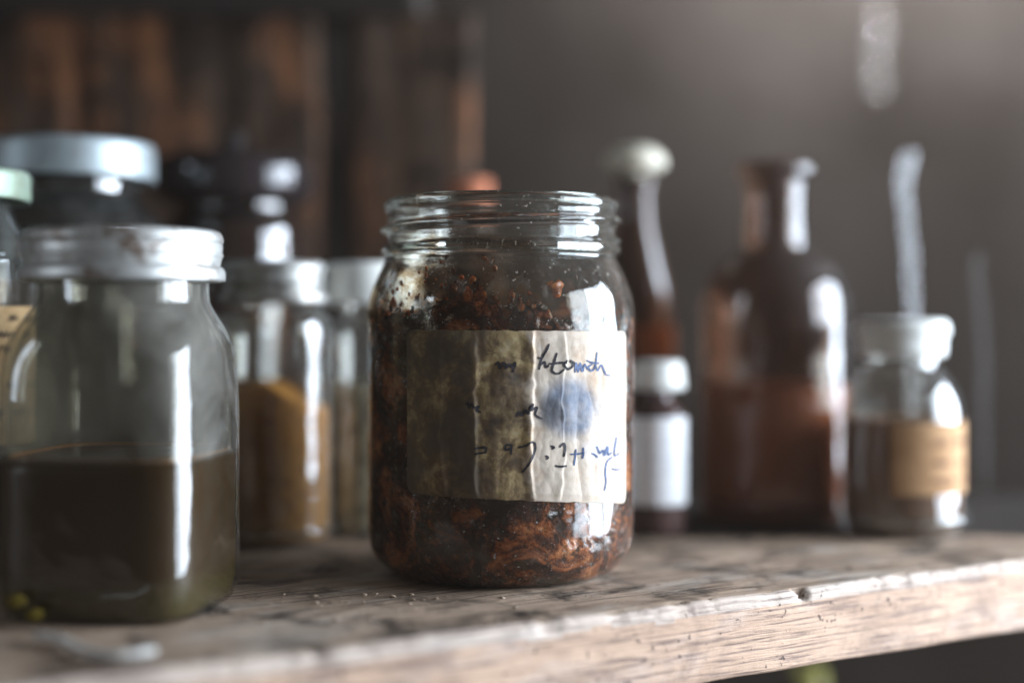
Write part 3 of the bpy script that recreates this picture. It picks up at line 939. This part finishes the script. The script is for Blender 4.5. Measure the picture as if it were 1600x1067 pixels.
scribble(lb, R1, [zat(y, D) for y in (684, 716, 742)], math.radians(15), math.radians(90), plain('brown_ink', (0.18, 0.09, 0.05), (0.25, 0.13, 0.08), 0.7), 8, 0.0012, 0.0006)

# --- glass tubes and vial added to carry light streaks at the back right
M_tube = glass_thin('tube_glass', (0.94, 0.94, 0.94), 0.02, (0.3, 0.3, 0.3), 0.12, 0.05, 0.9)
M_tube_dim = glass_thin('dull_tube_glass', (0.94, 0.93, 0.92), 0.03, (0.25, 0.22, 0.2), 0.25, 0.05, 0.13)
def tube_mesh(pts, d, x0):
    """pts: (row px, centre px, radius px) from bottom to top, at distance d; closed round bottom, flared lip"""
    prof = smooth_profile([(p[2] * 0.5 * d / F, zat(p[0], d)) for p in pts], 6)
    zs = [(zat(p[0], d), at(p[1], d) - x0) for p in pts]
    def cx(z):
        for (za, xa), (zb, xb) in zip(zs, zs[1:]):
            if za <= z <= zb:
                k = (z - za) / max(zb - za, 1e-6)
                k = k * k * (3 - 2 * k)
                return xa + (xb - xa) * k
        return zs[-1][1] if z > zs[-1][0] else zs[0][1]
    full = shell([p for p in prof if p[0] > 1e-5], 0.0009, prof[0][1] + 0.001)
    full[0] = (0, prof[0][1])
    return lathe(full, 40, lambda r, z, th, i: (cx(z) + r * math.sin(th), -r * math.cos(th), z))
D = 0.625
yb = HZ + EYE * F / D
x0 = at(1426, D)
o = link('streak_tube', tube_mesh([(yb, 1426, 0), (yb - 2, 1426, 12), (yb - 12, 1426, 15), (500, 1426, 15), (400, 1423, 15), (340, 1416, 15), (290, 1412, 18), (268, 1415, 22), (248, 1419, 25), (236, 1420, 20)], D, x0), M_tube)
o.location = (x0, D, 0)
tag(o, 'slender wavy glass tube with swollen top, added to carry a bluish light streak behind the capped jar', 'glass tube')
D = 0.63
yb = HZ + EYE * F / D
x0 = at(1538, D)
o = link('streak_tube', tube_mesh([(yb, 1538, 0), (yb - 2, 1538, 9), (yb - 10, 1538, 11), (640, 1536, 11), (560, 1538, 11), (480, 1532, 11), (420, 1526, 12), (396, 1528, 12)], D, x0), M_tube_dim)
o.location = (x0, D, 0)
tag(o, 'dull thin glass tube added to carry a faint light streak at the far right, past the capped jar', 'glass tube')
D = 0.975
t = thing('streak_vial', 'small bluish glass vial added to carry a light streak, hung on a cord high on the dark wall, upper right', 'vial', (at(1372, D), D, 0))
link('glass_body', tube_mesh([(146, 1372, 0), (144, 1372, 10), (134, 1372, 20), (118, 1372, 20), (104, 1370, 13), (84, 1370, 13), (70, 1372, 20), (40, 1373, 20), (30, 1373, 12), (24, 1373, 13)], D, at(1372, D)), glass_thin('vial_glass', (0.94, 0.94, 0.94), 0.02, (0.3, 0.3, 0.3), 0.22, 0.0, 0.35), t)
link('cord', lathe(smooth_profile([(0, zat(40, D)), (0.0005, zat(38, D)), (0.0005, 0.36), (0, 0.3601)], 3), 10), M_black_lid, t)
tag(link('nail', (lambda m: (m.transform(Matrix.Rotation(math.radians(90), 4, 'X')), m)[1])(lathe([(0, -0.03), (0.0012, -0.03), (0.0012, 0.0), (0.003, 0.0), (0.003, 0.001), (0, 0.001)], 16)), M_black_lid), 'iron nail added to hold the cord of the added vial', 'nail').location = (at(1372, D), D, 0.3595)

# --- yellow-capped bottle on the lower shelf
D = 0.75
t = thing('yellow_capped_bottle', 'bottle with yellow-green cap on the dark lower shelf', 'bottle', (at(1265, D), D, -0.275))
zc = zat(1048, D) + 0.275
link('glass_body', lathe(smooth_profile([(0, 0.001), (0.02, 0), (0.026, 0.004), (0.026, zc - 0.06), (0.020, zc - 0.04), (0.009, zc - 0.022), (0.008, zc - 0.008), (0.0, zc - 0.008)], 5), 64), M_brown, t)
link('cap', lathe(smooth_profile([(0, zc), (0.006, zc), (0.0075, zc - 0.002), (0.0075, zc - 0.014), (0.006, zc - 0.0155), (0, zc - 0.0155)], 4), 48), plain('yellow_green_cap', (0.26, 0.24, 0.06), (0.18, 0.17, 0.05), 0.6), t)

# --- crumbs on the shelf beside the open jar
bm = bmesh.new()
rnd = random.Random(4)
for k in range(90):
    px = rnd.uniform(390, 700) if k % 3 else rnd.uniform(700, 1150)
    x = at(px, 0.40)
    y = 0.40 + rnd.uniform(-0.02, 0.02)
    if y < edge_y(x) + 0.004 or (x - JX) ** 2 + (y - JD) ** 2 < 0.0405 ** 2: continue
    s = 0.0002 + 0.0007 * rnd.random() ** 3
    g = bmesh.ops.create_icosphere(bm, subdivisions=1, radius=1)
    for vtx in g['verts']:
        p = vtx.co
        vtx.co = Vector((x, y, s * 0.35)) + Vector((p.x * 1.3, p.y, p.z * 0.6)) * s * rnd.uniform(0.7, 1.2)
me = bpy.data.meshes.new('m'); bm.to_mesh(me); bm.free()
tag(link('crumbs', me, plain('pale_crumb', (0.50, 0.38, 0.27), (0.14, 0.09, 0.06), 0.5, 900)), 'pale crumbs scattered on the shelf around the open jar', 'crumbs', kind='stuff')

# --- curved strip added as a stand-in for a pale streak in front of the square jar
bm = bmesh.new()
path = [(55, 1003), (90, 1008), (120, 1022), (160, 1034), (205, 1033), (240, 1026)]
cs = []
for px, py in path:
    d = EYE * F / (py - HZ)
    cs.append(Vector((at(px, d), d, 0.0016)))
den = []
for i in range(len(cs) - 1):
    p0, p1, p2, p3 = cs[max(i - 1, 0)], cs[i], cs[i + 1], cs[min(i + 2, len(cs) - 1)]
    for k in range(10):
        tt = k / 10
        den.append(0.5 * (2 * p1 + (p2 - p0) * tt + (2 * p0 - 5 * p1 + 4 * p2 - p3) * tt ** 2 + (3 * p1 - p0 - 3 * p2 + p3) * tt ** 3))
den.append(cs[-1])
prev = None
for i, p in enumerate(den):
    tg = (den[min(i + 1, len(den) - 1)] - den[max(i - 1, 0)]).normalized()
    sd = Vector((-tg.y, tg.x, 0))
    ring = []
    for k in range(12):
        a = 2 * PI * k / 12
        r = 0.0010 * (1 + 0.18 * math.sin(3 * a + i * 0.9))
        ring.append(bm.verts.new(p + sd * math.cos(a) * r * 1.3 + Vector((0, 0, 1)) * math.sin(a) * r))
    if prev:
        for k in range(12):
            f = bm.faces.new((prev[k], prev[(k + 1) % 12], ring[(k + 1) % 12], ring[k])); f.smooth = True
    else:
        bm.faces.new(ring)
    prev = ring
bm.faces.new(list(reversed(prev)))
bmesh.ops.recalc_face_normals(bm, faces=bm.faces)
me = bpy.data.meshes.new('m'); bm.to_mesh(me); bm.free()
tag(link('streak', me, plain('pale_streak', (0.50, 0.49, 0.46), (0.38, 0.36, 0.33), 0.9, 300)), 'short curved strip added as a stand-in for a pale streak before the square jar', 'streak')
